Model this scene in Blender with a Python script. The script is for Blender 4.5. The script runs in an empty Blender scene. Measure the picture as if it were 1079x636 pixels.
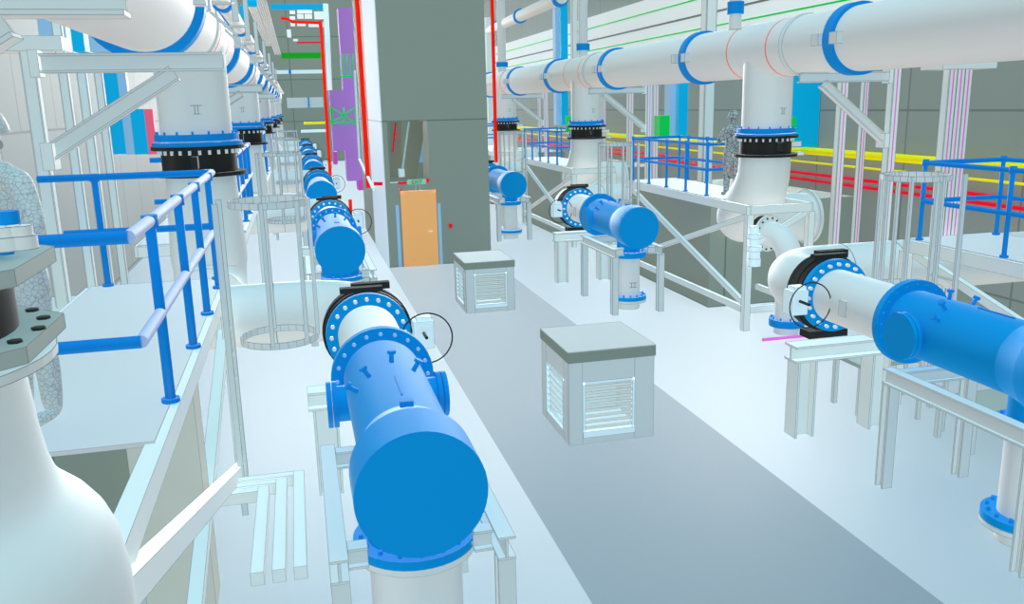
import bpy, math, random
from mathutils import Vector, Matrix
random.seed(7)
C = bpy.context.scene.collection
PI = math.pi
V = Vector
# ------------------------------------------------------------------ camera
F = 904.185
X_AX = V((0.97015352, -0.07579141, 0.23034283))   # world X, Y, Z seen in camera (right, down, forward)
Y_AX = V((-0.24140589, -0.2120811, 0.9469661))
Z_AX = V((-0.02292054, -0.97430861, -0.22404772))
EYE = V((0, 0, 4.5))
cd = bpy.data.cameras.new('camera'); cam = bpy.data.objects.new('camera', cd); C.objects.link(cam)
right = V((X_AX[0], Y_AX[0], Z_AX[0])); down = V((X_AX[1], Y_AX[1], Z_AX[1])); fwd = V((X_AX[2], Y_AX[2], Z_AX[2]))
M = Matrix((right, -down, -fwd)).transposed().to_4x4(); M.translation = EYE
cam.matrix_world = M
cd.sensor_width = 36; cd.lens = F / 1079 * 36; cd.clip_start = .05; cd.clip_end = 500
bpy.context.scene.camera = cam
def ray(u, v): return right * (u - 539.5) + down * (v - 318) + fwd * F
def onY(u, v, Y): r = ray(u, v); return EYE + r * (Y / r.y)
def onX(u, v, X): r = ray(u, v); return EYE + r * (X / r.x)

# ------------------------------------------------------------------ materials
def lin(c): c /= 255; return c / 12.92 if c <= .04045 else ((c + .055) / 1.055) ** 2.4
def mat(name, rgb, rough=.6, sheen=0., spec=.06, metal=0., bump=None, var=.0, emit=None, srough=.35):
    m = bpy.data.materials.new(name); m.use_nodes = True
    nt = m.node_tree; b = nt.nodes['Principled BSDF']
    col = (lin(rgb[0]), lin(rgb[1]), lin(rgb[2]), 1)
    b.inputs['Base Color'].default_value = col
    b.inputs['Roughness'].default_value = rough; b.inputs['Metallic'].default_value = metal
    b.inputs['Specular IOR Level'].default_value = spec
    b.inputs['Sheen Weight'].default_value = sheen; b.inputs['Sheen Roughness'].default_value = srough
    b.inputs['Sheen Tint'].default_value = (.93, .95, 1, 1)
    if var:
        n = nt.nodes.new('ShaderNodeTexNoise'); n.inputs['Scale'].default_value = .6
        t = nt.nodes.new('ShaderNodeTexCoord'); nt.links.new(t.outputs['Object'], n.inputs['Vector'])
        mx = nt.nodes.new('ShaderNodeMix'); mx.data_type = 'RGBA'
        mx.inputs[6].default_value = col; mx.inputs[7].default_value = tuple(min(1, c * (1 + var)) for c in col[:3]) + (1,)
        nt.links.new(n.outputs['Fac'], mx.inputs[0]); nt.links.new(mx.outputs[2], b.inputs['Base Color'])
    if emit: b.inputs['Emission Color'].default_value = col; b.inputs['Emission Strength'].default_value = emit
    return m
def panel_mat(name, rgb, line, w, h, seam=.012, offset=0., axes='YZ', z0=0.):
    """flat panels with thin seam lines (brick pattern in object space)"""
    m = mat(name, rgb); nt = m.node_tree; b = nt.nodes['Principled BSDF']
    t = nt.nodes.new('ShaderNodeTexCoord'); sp = nt.nodes.new('ShaderNodeSeparateXYZ'); cb = nt.nodes.new('ShaderNodeCombineXYZ')
    nt.links.new(t.outputs['Object'], sp.inputs[0])
    nt.links.new(sp.outputs[axes[0]], cb.inputs['X'])
    ad = nt.nodes.new('ShaderNodeMath'); ad.operation = 'ADD'; ad.inputs[1].default_value = z0
    nt.links.new(sp.outputs[axes[1]], ad.inputs[0]); nt.links.new(ad.outputs[0], cb.inputs['Y'])
    br = nt.nodes.new('ShaderNodeTexBrick'); br.offset = offset; br.inputs['Scale'].default_value = 1
    br.inputs['Brick Width'].default_value = w; br.inputs['Row Height'].default_value = h
    br.inputs['Mortar Size'].default_value = seam; br.inputs['Mortar Smooth'].default_value = 0; br.inputs['Bias'].default_value = 0
    c1 = tuple(lin(x) for x in rgb) + (1,); c2 = tuple(min(1, lin(x) * 1.05) for x in rgb) + (1,)
    br.inputs['Color1'].default_value = c1; br.inputs['Color2'].default_value = c2
    br.inputs['Mortar'].default_value = tuple(lin(x) for x in line) + (1,)
    nt.links.new(cb.outputs[0], br.inputs['Vector']); nt.links.new(br.outputs['Color'], b.inputs['Base Color'])
    return m
def mesh_line_mat(name, rgb, line, scale):
    """protective suit with a net of thin seams"""
    m = mat(name, rgb); nt = m.node_tree; b = nt.nodes['Principled BSDF']
    t = nt.nodes.new('ShaderNodeTexCoord')
    vo = nt.nodes.new('ShaderNodeTexVoronoi'); vo.feature = 'DISTANCE_TO_EDGE'; vo.inputs['Scale'].default_value = scale
    cr = nt.nodes.new('ShaderNodeValToRGB'); cr.color_ramp.elements[0].position = .0; cr.color_ramp.elements[1].position = .09
    cr.color_ramp.elements[0].color = tuple(lin(x) for x in line) + (1,); cr.color_ramp.elements[1].color = tuple(lin(x) for x in rgb) + (1,)
    nt.links.new(t.outputs['Object'], vo.inputs['Vector']); nt.links.new(vo.outputs['Distance'], cr.inputs[0])
    nt.links.new(cr.outputs[0], b.inputs['Base Color'])
    return m
WHITE = mat('pipe_white', (200, 204, 205), .6, .04, spec=.1)
STEEL = mat('galvanised_steel', (213, 219, 219), .6, .03, spec=.1)
STEELG = mat('grey_steel', (195, 201, 203), .6, .03, spec=.1)
BLUE = mat('enamel_blue', (0, 134, 202), .6, .10, spec=.05, srough=.22)
BLUED = mat('enamel_blue_dark', (0, 126, 200), .6, 0, spec=.08)
RAIL = mat('rail_blue', (0, 118, 198), .6, 0, spec=.08)
RAIL_SHEEN = mat('rail_blue_sheen', (168, 178, 212), .6, 0, spec=.03)  # blue rail with its pale grazing-light sheen put into the colour
BLACK = mat('black_rubber', (34, 36, 36), .5)
DGREY = mat('dark_grey', (98, 106, 102), .5)
GREY = mat('mid_grey', (150, 160, 156), .5)
BOLT = mat('bolt_steel', (205, 212, 214), .4)
CREAM = mat('cream_column', (196, 194, 184), .6)
DECK = mat('deck_white', (195, 194, 197), .6, .15)
CYAN = mat('cyan_locker', (0, 172, 226), .5)
LBLUE = mat('pale_blue_panel', (150, 188, 222), .5)
RED = mat('signal_red', (255, 28, 0), .5)
CRIM = mat('crimson', (240, 10, 50), .5)
PINK = mat('pink_locker', (255, 100, 130), .5)
MAG = mat('magenta', (235, 110, 205), .5)
PURP = mat('purple_duct', (178, 122, 205), .6)
PURD = mat('magenta_duct', (205, 80, 185), .6)
GREEN = mat('green', (0, 200, 85), .5)
DGREEN = mat('dark_green', (20, 160, 30), .5)
YEL = mat('yellow', (240, 226, 0), .5)
ORANGE = mat('orange_door', (252, 178, 112), .6)
LINE = mat('edge_outline', (128, 136, 138), .7)  # colour of the drawn edge outlines added to pieces, not a real part
SEAM = mat('seam_line', (120, 128, 130), .6)
REDSEAM = mat('red_weld', (235, 120, 110), .6)
CABF = mat('cabinet_body', (198, 204, 207), .6)
CABT = mat('cabinet_top', (130, 139, 130), .6)
CABTT = mat('cabinet_lid_skin', (176, 176, 176), .6)
SLAT = mat('louvre_slat', (214, 208, 203), .5)
FRAME = mat('louvre_frame', (224, 240, 248), .5)
WALLW = mat('white_cladding', (250, 253, 255), .7, .1)
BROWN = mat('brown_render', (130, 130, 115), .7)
FLOORM = mat('floor_paint', (174, 178, 185), .37, .1, spec=.65, srough=.5)
PATHM = mat('path_paint', (134, 142, 150), .45, .04, spec=.1, srough=.5)
WALLR = panel_mat('wall_right_panels', (138, 149, 145), (112, 122, 118), 3.1, 1.65, .02, 0, 'YZ', 1.05 - .3)
WALLL = panel_mat('wall_left_panels', (150, 157, 156), (120, 127, 127), 2.6, 4.1, .025, .5, 'YZ', -.1)
WALLF = panel_mat('wall_far_panels', (134, 142, 133), (105, 118, 112), 9., 3.5, .04, 0, 'XZ', 0)
TOWERM = panel_mat('tower_panels', (134, 142, 133), (100, 114, 108), 30., 4.12, .02, 0, 'XZ', 0)
TOWER_LIT = panel_mat('tower_panels_lit', (226, 235, 246), (190, 198, 200), 30., 4.12, .02, 0, 'YZ', 0)  # lit look of the tower's left face put into its colour
SUITL = mesh_line_mat('suit_light', (180, 188, 190), (135, 145, 150), 30)
SUITD = mesh_line_mat('suit_grey', (150, 157, 160), (50, 56, 60), 12)
SKIN = mat('skin', (150, 150, 152), .6)

LINED = {'pipe_white', 'galvanised_steel', 'grey_steel', 'deck_white', 'cabinet_body', 'cabinet_lid_skin', 'cabinet_top', 'louvre_frame', 'mid_grey', 'cream_column', 'white_cladding', 'louvre_slat'}
def add_lines(me, bm, org, m):
    """thin dark outline, added as slim tubes along the sharp edges of a piece"""
    if not len(me.vertices): return
    cen = sum((v.co for v in bm.verts), V((0,0,0))) / len(bm.verts) + org
    dist = (cen - EYE).length
    if dist > 45: return
    vs = [tuple(v.co) for v in me.vertices]; fs = [tuple(p.vertices) for p in me.polygons]; sm = [p.use_smooth for p in me.polygons]; nf = len(fs)
    se = [e.index for e in me.edges if not e.use_edge_sharp]; sharp = {tuple(sorted(e.vertices)) for e in me.edges if e.use_edge_sharp}
    segs = [(e.verts[0].co.copy(), e.verts[1].co.copy()) for e in bm.edges if len(e.link_faces) == 2 and e.calc_face_angle(0) > .6]
    if len(segs) > 900: return
    for a, b in segs:
        d = b - a
        if d.length < 1e-4: continue
        mid = (a + b)/2 + org; r = min(.006, max(.0016, .00026 * (mid - EYE).length))
        n = d.normalized(); u = n.orthogonal().normalized(); w = n.cross(u); o = len(vs)
        for p in (a, b):
            for t in (0, 2.094, 4.189): vs.append(tuple(p + (u*math.cos(t) + w*math.sin(t)) * r))
        for i in range(3): j = (i+1) % 3; fs.append((o+i, o+j, o+3+j, o+3+i)); sm.append(False)
    me.clear_geometry(); me.from_pydata(vs, [], fs)
    me.polygons.foreach_set('use_smooth', sm)
    me.materials.append(LINE)
    me.polygons.foreach_set('material_index', [0]*nf + [1]*(len(fs) - nf))
    me.update()
    for e in me.edges:
        if tuple(sorted(e.vertices)) in sharp: e.use_edge_sharp = True
    me.update()
# ------------------------------------------------------------------ mesh builder
class MB:
    def __init__(s): s.v = []; s.f = []; s.sm = []
    def add(s, vs, fs, smooth=False):
        o = len(s.v); s.v += [V(p) for p in vs]
        for f in fs: s.f.append([i + o for i in f]); s.sm.append(smooth)
        return s
    def box(s, a, b):
        x0, y0, z0 = (min(a[i], b[i]) for i in range(3)); x1, y1, z1 = (max(a[i], b[i]) for i in range(3))
        return s.add([(x0,y0,z0),(x1,y0,z0),(x1,y1,z0),(x0,y1,z0),(x0,y0,z1),(x1,y0,z1),(x1,y1,z1),(x0,y1,z1)],
              [(0,3,2,1),(4,5,6,7),(0,1,5,4),(1,2,6,5),(2,3,7,6),(3,0,4,7)])
    def beam(s, p0, p1, w, h, up=(0,0,1), off=(0,0)):
        p0 = V(p0); p1 = V(p1); d = (p1 - p0).normalized(); up = V(up)
        if abs(d.dot(up)) > .99: up = V((0,1,0))
        a = d.cross(up).normalized(); u = a.cross(d).normalized()
        vs = [p + a * (off[0] + i * w / 2) + u * (off[1] + j * h / 2) for p in (p0, p1) for i, j in ((-1,-1),(1,-1),(1,1),(-1,1))]
        return s.add(vs, [(3,2,1,0),(4,5,6,7),(0,1,5,4),(1,2,6,5),(2,3,7,6),(3,0,4,7)])
    def ibeam(s, p0, p1, w, h, t=.02, up=(0,0,1)):
        s.beam(p0, p1, w, t, up, (0, h/2 - t/2)); s.beam(p0, p1, w, t, up, (0, -h/2 + t/2)); s.beam(p0, p1, t, h - 2*t, up)
        return s
    def sweep(s, pts, rad, n=24, caps=True, smooth=True):
        pts = [V(p) for p in pts]
        if not hasattr(rad, '__len__'): rad = [rad] * len(pts)
        T = []
        for i in range(len(pts)):
            a = pts[max(0, i-1)]; b = pts[min(len(pts)-1, i+1)]; T.append((b - a).normalized())
        up = V((0,0,1)) if abs(T[0].z) < .9 else V((0,1,0))
        u = T[0].cross(up).normalized(); rings = []
        for i, p in enumerate(pts):
            u = (u - T[i] * u.dot(T[i])).normalized(); w = T[i].cross(u)
            rings.append([p + (u * math.cos(k*2*PI/n) + w * math.sin(k*2*PI/n)) * rad[i] for k in range(n)])
        o = len(s.v)
        for r in rings: s.v += r
        for i in range(len(pts)-1):
            for k in range(n):
                k2 = (k+1) % n
                s.f.append([o+i*n+k, o+i*n+k2, o+(i+1)*n+k2, o+(i+1)*n+k]); s.sm.append(smooth)
        if caps:
            s.f.append([o+k for k in range(n)][::-1]); s.sm.append(False)
            s.f.append([o+(len(pts)-1)*n+k for k in range(n)]); s.sm.append(False)
        return s
    def cyl(s, p0, p1, r, n=24, r1=None): return s.sweep([p0, p1], [r, r if r1 is None else r1], n)
    def ann(s, p, ax, ri, ro, th, n=36, start=0., span=2*PI):
        p = V(p); ax = V(ax).normalized(); up = V((0,0,1)) if abs(ax.z) < .9 else V((0,1,0))
        u = ax.cross(up).normalized(); w = ax.cross(u).normalized(); full = span > 6.28
        m = n if full else n + 1; o = len(s.v)
        for k in range(m):
            a = start + span * k / n; d = u * math.cos(a) + w * math.sin(a)
            for r, t in ((ri, -.5), (ro, -.5), (ro, .5), (ri, .5)): s.v.append(p + d * r + ax * t * th)
        for k in range(n):
            a = o + 4*k; b = o + 4*((k+1) % m)
            for j in range(4):
                j2 = (j+1) % 4; s.f.append([a+j, b+j, b+j2, a+j2]); s.sm.append(False)
        if not full:
            s.f.append([o, o+1, o+2, o+3]); e = o + 4*n; s.f.append([e+3, e+2, e+1, e]); s.sm += [False, False]
        return s
    def build(s, name, m, parent=None, base=None):
        org = V((0,0,0))
        if parent is not None: org = Wloc(parent)
        elif base is not None: org = V(base)
        me = bpy.data.meshes.new(name); me.from_pydata([tuple(p - org) for p in s.v], [], s.f)
        me.polygons.foreach_set('use_smooth', s.sm); me.materials.append(m); me.validate(); me.update()
        import bmesh
        bm = bmesh.new(); bm.from_mesh(me); bmesh.ops.recalc_face_normals(bm, faces=bm.faces)
        for e in bm.edges:
            if len(e.link_faces) == 2 and e.calc_face_angle(0) > .6: e.smooth = False
        bm.to_mesh(me)
        if m.name in LINED: add_lines(me, bm, org, m)
        bm.free()
        o = bpy.data.objects.new(name, me); C.objects.link(o)
        if parent is not None: o.parent = parent
        else: o.location = org
        return o
def Wloc(o):
    l = V(o.location)
    while o.parent is not None: o = o.parent; l = l + o.location
    return l
def tag(o, label, cat, group=None):
    o['label'] = label; o['category'] = cat
    if group: o['group'] = group
    return o
def thing(name, loc, label, cat, group=None):
    o = bpy.data.objects.new(name, None); C.objects.link(o); o.location = loc; o.empty_display_size = .1
    return tag(o, label, cat, group)
def struct(o, label=None):
    o['kind'] = 'structure'
    if label: o['label'] = label
    return o
_bolt = {}
def bolts(parent, p, ax, r, n, br, bl, m=BOLT, phase=0.):
    """n separate bolts in a circle, sharing one mesh"""
    key = (br, bl, m.name)
    if key not in _bolt:
        b = MB().cyl((0,0,-bl/2), (0,0,bl/2), br, 6); o = b.build('bolt', m); _bolt[key] = o.data
        bpy.data.objects.remove(o)
    p = V(p); ax = V(ax).normalized(); up = V((0,0,1)) if abs(ax.z) < .9 else V((0,1,0))
    u = ax.cross(up).normalized(); w = ax.cross(u).normalized(); q = ax.to_track_quat('Z', 'Y'); W = Wloc(parent)
    for k in range(n):
        a = 2*PI*(k + phase)/n; o = bpy.data.objects.new('bolt', _bolt[key]); C.objects.link(o); o.parent = parent
        o.rotation_mode = 'QUATERNION'; o.rotation_quaternion = q
        o.location = p + (u*math.cos(a) + w*math.sin(a)) * r - W
def arc(c, a, b, r, n=10, a0=0., a1=PI/2):
    """arc points about c: c + a*cos + b*sin"""
    c = V(c); a = V(a); b = V(b)
    return [c + (a*math.cos(a0 + (a1-a0)*k/n) + b*math.sin(a0 + (a1-a0)*k/n)) * r for k in range(n+1)]

ORD = ['nearest', 'second nearest', 'third nearest', 'fourth nearest', 'fifth nearest', 'sixth nearest', 'farthest']
SIDE = {-1: 'left', 1: 'right'}
PER = 11.0
BX = {-1: .67, 1: 6.97}       # barrel axis
HX = {-1: -1.33, 1: 9.05}     # header axis
CAPY = {-1: 5.55, 1: 6.0}
ZB = 1.87

# ------------------------------------------------------------------ setting
XL, XR, YF, ZT = -5.0, 12.2, 78.0, 16.0
struct(MB().box((XL, -6, -.2), (2.33, YF, 0)).build('floor', FLOORM), 'pale blue painted floor left of the walkway')
struct(MB().box((5.39, -6, -.2), (XR + 6, YF, 0)).build('floor', FLOORM), 'pale blue painted floor right of the walkway')
struct(MB().box((2.33, -6, -.2), (5.39, 24.5, 0)).build('floor', PATHM), 'grey-blue walkway leading to the orange door')
struct(MB().box((2.33, 24.5, -.2), (5.39, YF, -.001)).build('floor', FLOORM), 'floor beyond the tower')
struct(MB().box((XL - .3, -6, 0), (XL, YF, 9)).build('wall_left', WALLL), 'pale grey panelled wall on the left')
struct(MB().box((XR, -6, 0), (XR + .3, YF, 11)).build('wall_right', WALLR), 'grey panelled wall on the right')
struct(MB().box((XL, YF, 0), (XR, YF + .3, ZT)).build('wall_far', WALLF), 'grey wall at the far end of the hall')
# tower with recess over the door
t = MB()
X0, X1, Y0 = 2.36, 5.36, 24.5
t.box((X0, Y0, 0), (2.5, Y0 + .5, 4.12)); t.box((3.62, Y0, 0), (X1, Y0 + .5, 4.12)); t.box((2.5, Y0, 0), (3.62, Y0 + .3, 2.42))
t.box((X0, Y0, 4.12), (X1, Y0 + .5, ZT)); t.box((X0, Y0 + 1.2, 0), (X1, 33.2, ZT)); t.box((X0, Y0 + .5, 0), (2.5, Y0 + 1.2, ZT)); t.box((3.62, Y0 + .5, 0), (X1, Y0 + 1.2, ZT))
t.box((2.5, Y0 + .3, 0), (3.62, Y0 + 1.2, 2.3))
struct(t.build('wall_tower', TOWERM), 'grey concrete tower block around the orange door')
struct(MB().box((2.33, Y0 + .02, 0), (2.36, 28.7, ZT)).build('trim_tower_lit', TOWER_LIT), 'left face of the tower, coloured white as lit')
rec = thing('stair_soffit', (3.05, Y0 + 1.0, 2.45), 'brown-grey sloping soffit in the recess above the orange door', 'soffit')
rb = MB(); p = lambda u, v, Y=Y0 + 1.15: onY(u, v, Y)
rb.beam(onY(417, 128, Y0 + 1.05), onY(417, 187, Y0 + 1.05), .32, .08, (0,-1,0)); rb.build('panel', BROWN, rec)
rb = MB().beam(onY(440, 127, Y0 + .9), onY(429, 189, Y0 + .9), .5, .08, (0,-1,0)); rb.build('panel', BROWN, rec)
MB().cyl(onY(431, 128, Y0 + .7), onY(424, 180, Y0 + .7), .03, 10).build('downpipe', FRAME, rec)
MB().box(onY(420, 178, Y0 + .6), onY(426, 186, Y0 + .75)).build('junction_box', FRAME, rec)
MB().box((3.45, Y0 + .95, 2.9), (3.6, Y0 + 1.02, 4.1)).build('window_strip', LBLUE, rec)
o = MB().sweep([onY(417, 129, Y0 + .5), onY(414, 160, Y0 + .5)], .025, 8).sweep([onY(415.5, 142, Y0 + .5), onY(418, 141, Y0 + .45), onY(419, 145, Y0 + .45)], .02, 8).build('sprinkler_pipe', CRIM, base=onY(414, 160, Y0 + .5))
tag(o, 'thin red sprinkler pipe in the recess above the orange door', 'pipe')
# door
d = MB().box((2.83, Y0 - .05, 0), (3.72, Y0, 2.12)).build('door_1', ORANGE); struct(d, 'orange flush door in the grey tower')
MB().box((3.72, Y0 - .06, 0), (3.78, Y0, 2.16)).box((2.77, Y0 - .06, 0), (2.83, Y0, 2.16)).box((2.77, Y0 - .06, 2.12), (3.78, Y0, 2.18)).build('door_frame', ORANGE, d)
MB().cyl((3.5, Y0 - .1, 1.0), (3.62, Y0 - .1, 1.0), .015, 8).cyl((3.62, Y0 - .1, 1.0), (3.62, Y0 - .05, 1.0), .015, 8).build('door_handle', BOLT, d)
for x in (2.66, 3.86):
    struct(MB().box((x - .045, Y0 - .03, 0), (x + .045, Y0, 1.78)).build('trim_1', LBLUE), 'pale blue strip beside the orange door')
s = thing('exit_sign', (3.2, Y0 - .1, 2.3), 'pale green and white exit sign above the orange door', 'sign')
MB().box((2.98, Y0 - .12, 2.36), (3.5, Y0 - .08, 2.5)).build('sign_panel', mat('sign_green_pale', (150, 200, 170)), s)
MB().cyl((3.2, Y0 - .1, 2.2), (3.2, Y0 - .1, 2.36), .02, 8).cyl((3.32, Y0 - .1, 2.2), (3.32, Y0 - .1, 2.36), .02, 8).build('bracket', STEELG, s)
tc = bpy.data.curves.new('sign_lettering', 'FONT'); tc.body = 'EXIT'; tc.size = .15; tc.extrude = .004; tc.align_x = 'CENTER'
to = bpy.data.objects.new('sign_lettering', tc); C.objects.link(to); tc.materials.append(mat('sign_green', (20, 110, 60)))
dg = bpy.context.evaluated_depsgraph_get(); me = bpy.data.meshes.new_from_object(to.evaluated_get(dg)); bpy.data.objects.remove(to)
to = bpy.data.objects.new('sign_lettering', me); C.objects.link(to); to.parent = s; to.rotation_euler = (PI/2, 0, 0); to.location = (.04, -.028, .075)
for a, b, lab in (((2.72, 2.38), (2.96, 2.45), 'red bar left of the exit sign above the orange door'), ((3.52, 2.4), (3.6, 2.5), 'small red box right of the exit sign above the orange door'),
             ((2.74, 2.2), (2.82, 2.24), 'tiny red strip at the top left corner of the orange door'), ((4.12, 1.05), (4.22, 1.17), 'small red call point on the grey tower right of the orange door')):
    tag(MB().box((a[0], Y0 - .07, a[1]), (b[0], Y0 + .0, b[1])).build('alarm_strip' if 'bar' in lab or 'strip' in lab else 'call_point', CRIM, base=(a[0], Y0, a[1])), lab, 'alarm device', None)

# ------------------------------------------------------------------ header pipes
def header(s):
    x = HX[s]; z = 5.42 if s > 0 else 5.57; r = .52 if s > 0 else .5
    y0, y1 = (-.5, 75) if s > 0 else (2.2, 75)
    lab = 'large white overhead header pipe above the %s equipment row' % SIDE[s]
    h = thing('header_pipe', (x, y0, z), lab, 'pipe')
    MB().cyl((x, y0, z), (x, y1, z), r, 48).build('pipe_run', WHITE, h)
    if s > 0: ys = [12.85, 18.4, 23.85, 29.4, 34.9, 40.4, 45.9]; ys0 = [4.6 + PER*k for k in range(4)]
    else: ys = [9.3 - .05, 15.1, 20.1, 26.1, 31.1, 37.1, 42.1, 48.1, 53.1, 59.1]; ys0 = [2.9 + PER*k for k in range(6)]
    for y in ys:
        MB().ann((x, y, z), (0,1,0), r - .02, r + (.06 if s > 0 else .085), .24, 48).build('coupling', BLUED, h)
        for q in (-.25, .25):
            MB().box((x - s*(r - .02), y + q - .1, z - .09), (x - s*(r + .11), y + q + .1, z + .09)).build('clamp_lug', STEELG, h)
    dy = [15.6 + PER*k for k in range(-1, 5)] if s > 0 else [12.9 + PER*k for k in range(-1, 6)]
    for k, y in enumerate(dy):
        MB().cyl((x, y, z), (x, y, 3.86 if s > 0 else 4.08), .475, 40).build('branch', WHITE, h)
        for q in (-.75, .75): MB().ann((x, y + q, z), (0,1,0), r - .01, r + .006, .035, 40).build('weld_seam', REDSEAM, h)
        MB().ann((x, y - 1.3, z), (0,1,0), r - .01, r + .025, .12, 40).build('saddle_strap', STEELG, h)
        zz = 3.75 if s > 0 else 4.02
        if s < 0 and k == 0: continue
        MB().ann((x, y, zz + .14), (0,0,1), .3, .56, .09, 40).ann((x, y, zz + .05), (0,0,1), .3, .60, .06, 40).build('branch_flange', BLUED, h)
        if k < 4: bolts(h, (x, y, zz + .2), (0,0,1), .53, 16, .016, .05, BLUED)
        mk = MB(); my = y - .478; mz = zz + .45     # stencilled tee mark
        mk.box((x + .0, my, mz + .11), (x + .15, my + .008, mz + .118)); mk.box((x + .03, my, mz), (x + .12, my + .008, mz + .008))
        mk.box((x + .05, my, mz), (x + .058, my + .008, mz + .11)); mk.box((x + .09, my, mz), (x + .098, my + .008, mz + .11)); mk.build('stencil_mark', SEAM, h)
    return dy
def drop_valve(s, k, y):
    x = HX[s]; zt = 3.80 if s > 0 else 4.05; zb = zt - .42
    nm = 'ring valve on the %s drop pipe of the %s row' % (ORD[k], SIDE[s])
    v = thing('butterfly_valve', (x, y, zb), 'black ' + nm, 'valve')
    oct_ = (s < 0 and k == 0); n = 8 if oct_ else 40
    if oct_: zt = 4.08; zb = 3.79
    MB().ann((x, y, zt - .03), (0,0,1), .3, .62 if not oct_ else .565, .05, n, PI/8 if oct_ else 0).build('upper_ring', BLACK if not oct_ else GREY, v)
    MB().ann((x, y, zb + .03), (0,0,1), .3, .62 if not oct_ else .565, .05, n, PI/8 if oct_ else 0).build('lower_ring', BLACK if not oct_ else GREY, v)
    MB().cyl((x, y, zb + .05), (x, y, zt - .05), .5 if not oct_ else .43, 40).build('body', BLACK, v)
    if oct_: bolts(v, (x, y, zb + .058), (0,0,1), .5, 20, .022, .01, BLACK)
    elif k < 4:
        bolts(v, (x, y, zt - .085), (0,0,1), .53, 26, .02, .06, BOLT)
    if s > 0:
        for sg in (1,):
            MB().beam((x + sg*.5, y, zb + .22), (x + sg*.78, y, zb + .22), .07, .1).box((x + sg*.66, y - .1, zb + .0), (x + sg*.82, y + .1, zb + .06)).build('lug', STEEL if sg > 0 else BLACK, v)
    b = MB(); b.box((x - .04, y - .68, zb + .13), (x + .04, y - .5, zb + .29)); b.build('name_plate', BLACK, v)
def drop_elbow(s, k, y):
    x = HX[s]; zt = 3.80 if s > 0 else 4.05; z0 = zt - .42
    lab = 'white bent pipe below the %s drop valve of the %s row' % (ORD[k], SIDE[s])
    e = thing('drop_elbow', (x, y, 1.9), lab, 'pipe')
    if s > 0:
        by, bz = y + .75, 2.1
        b = MB().sweep([(x, y, z0), (x, y, z0 - .15), (x, y + .02, 3.0), (x, y + .17, 2.65), (x, y + .45, 2.35), (x, by, bz + .05)], [.5, .5, .51, .54, .56, .55], 36)
        b.sweep([(x + .555*math.cos(a), by, bz) for a in [i*PI/14 for i in range(15)]], [max(.002, .555*math.sin(i*PI/14)) for i in range(15)], 36)
        b.sweep([(x, by, bz), (x + .6, by, 2.05), (10.6, by, 2.0)], [.55, .53, .5], 36); b.build('bend', WHITE, e)
        MB().ann((10.55, by, 2.0), (1,0,0), .3, .58, .08, 36).build('end_flange', STEELG, e)
    elif k == 0:
        prof = [(3.79, .42), (3.5, .44), (3.38, .455), (3.31, .475), (3.27, .50), (3.24, .53), (3.20, .57), (3.14, .61), (3.06, .64), (2.9, .66), (2.6, .66), (1.9, .66), (1.6, .6)]
        MB().sweep([(x, y, a) for a, b in prof], [b for a, b in prof], 64).build('bell', WHITE, e)
        MB().ann((x, y, 3.76), (0,0,1), .3, .53, .03, 40).build('flange', WHITE, e)
        MB().cyl((x, y, 0), (x, y, 1.61), .3, 32).build('stem', WHITE, e)
    else:
        pts = [(x, y, z0), (x, y, z0 - .6), (x, y, z0 - 1.0)] + [(x, y - .55 + .55*math.cos(a), 2.4 - .5*math.sin(a)) for a in [i*PI/2/6 for i in range(0, 7)]] + [(x, 11.55 + PER*(k-1) , 1.9)]
        MB().sweep(pts[:-1], [.47, .5, .52, .52] + [.5]*6, 36).build('bend', WHITE, e)
    return e
def bracket(s, k, y):
    """cantilever steel bracket under the header"""
    x0 = 8.43 if s > 0 else -.62; az = 4.83 if s > 0 else 4.965; lz = 3.75 if s > 0 else 4.15; x1 = 10.2 if s > 0 else -2.3; sg = s
    nm = 'cantilever bracket, %s one under the %s header pipe' % (ORD[k], SIDE[s])
    b = thing('header_bracket', (x1, y, 3.6), 'grey steel ' + nm, 'bracket')
    MB().ibeam((x0, y, az), (x1, y, az), .16, .17, .02).build('arm', STEELG, b)
    MB().ibeam((x0 + sg*.45, y, az - .1), (x1 - sg*.05, y, lz), .14, .15, .02).build('brace', STEELG, b)
    MB().box((x1 - sg*.08, y - .1, az - .12), (x1, y + .1, az + .12)).build('end_plate', STEEL, b)
    MB().box((x1 - sg*.1, y - .12, lz - .15), (x1, y + .12, lz + .1)).build('foot_plate', STEEL, b)
def h_post(x, y, z1, lab, w=.14, stripe=None, g='steel columns carrying the header pipes', cap=None, lines=1):
    c = thing('steel_post', (x, y, 0), lab, 'column', g)
    for i in range(lines):
        xx = x + (i - (lines-1)/2) * w * .95
        MB().ibeam((xx, y, 0), (xx, y, z1), w * .9, w, .015, (1,0,0)).box((xx - w*.42, y - w*.52, 0), (xx + w*.42, y - w*.48, z1)).build('shaft', STEEL, c)
        if stripe: MB().box((xx - .011, y - w*.56, 0), (xx + .011, y - w*.515, z1)).build('stripe', stripe, c)
    if cap: MB().box((x - cap, y - .25, z1), (x + cap, y + .25, z1 + .16)).build('cap_plate', STEEL, c)

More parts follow.
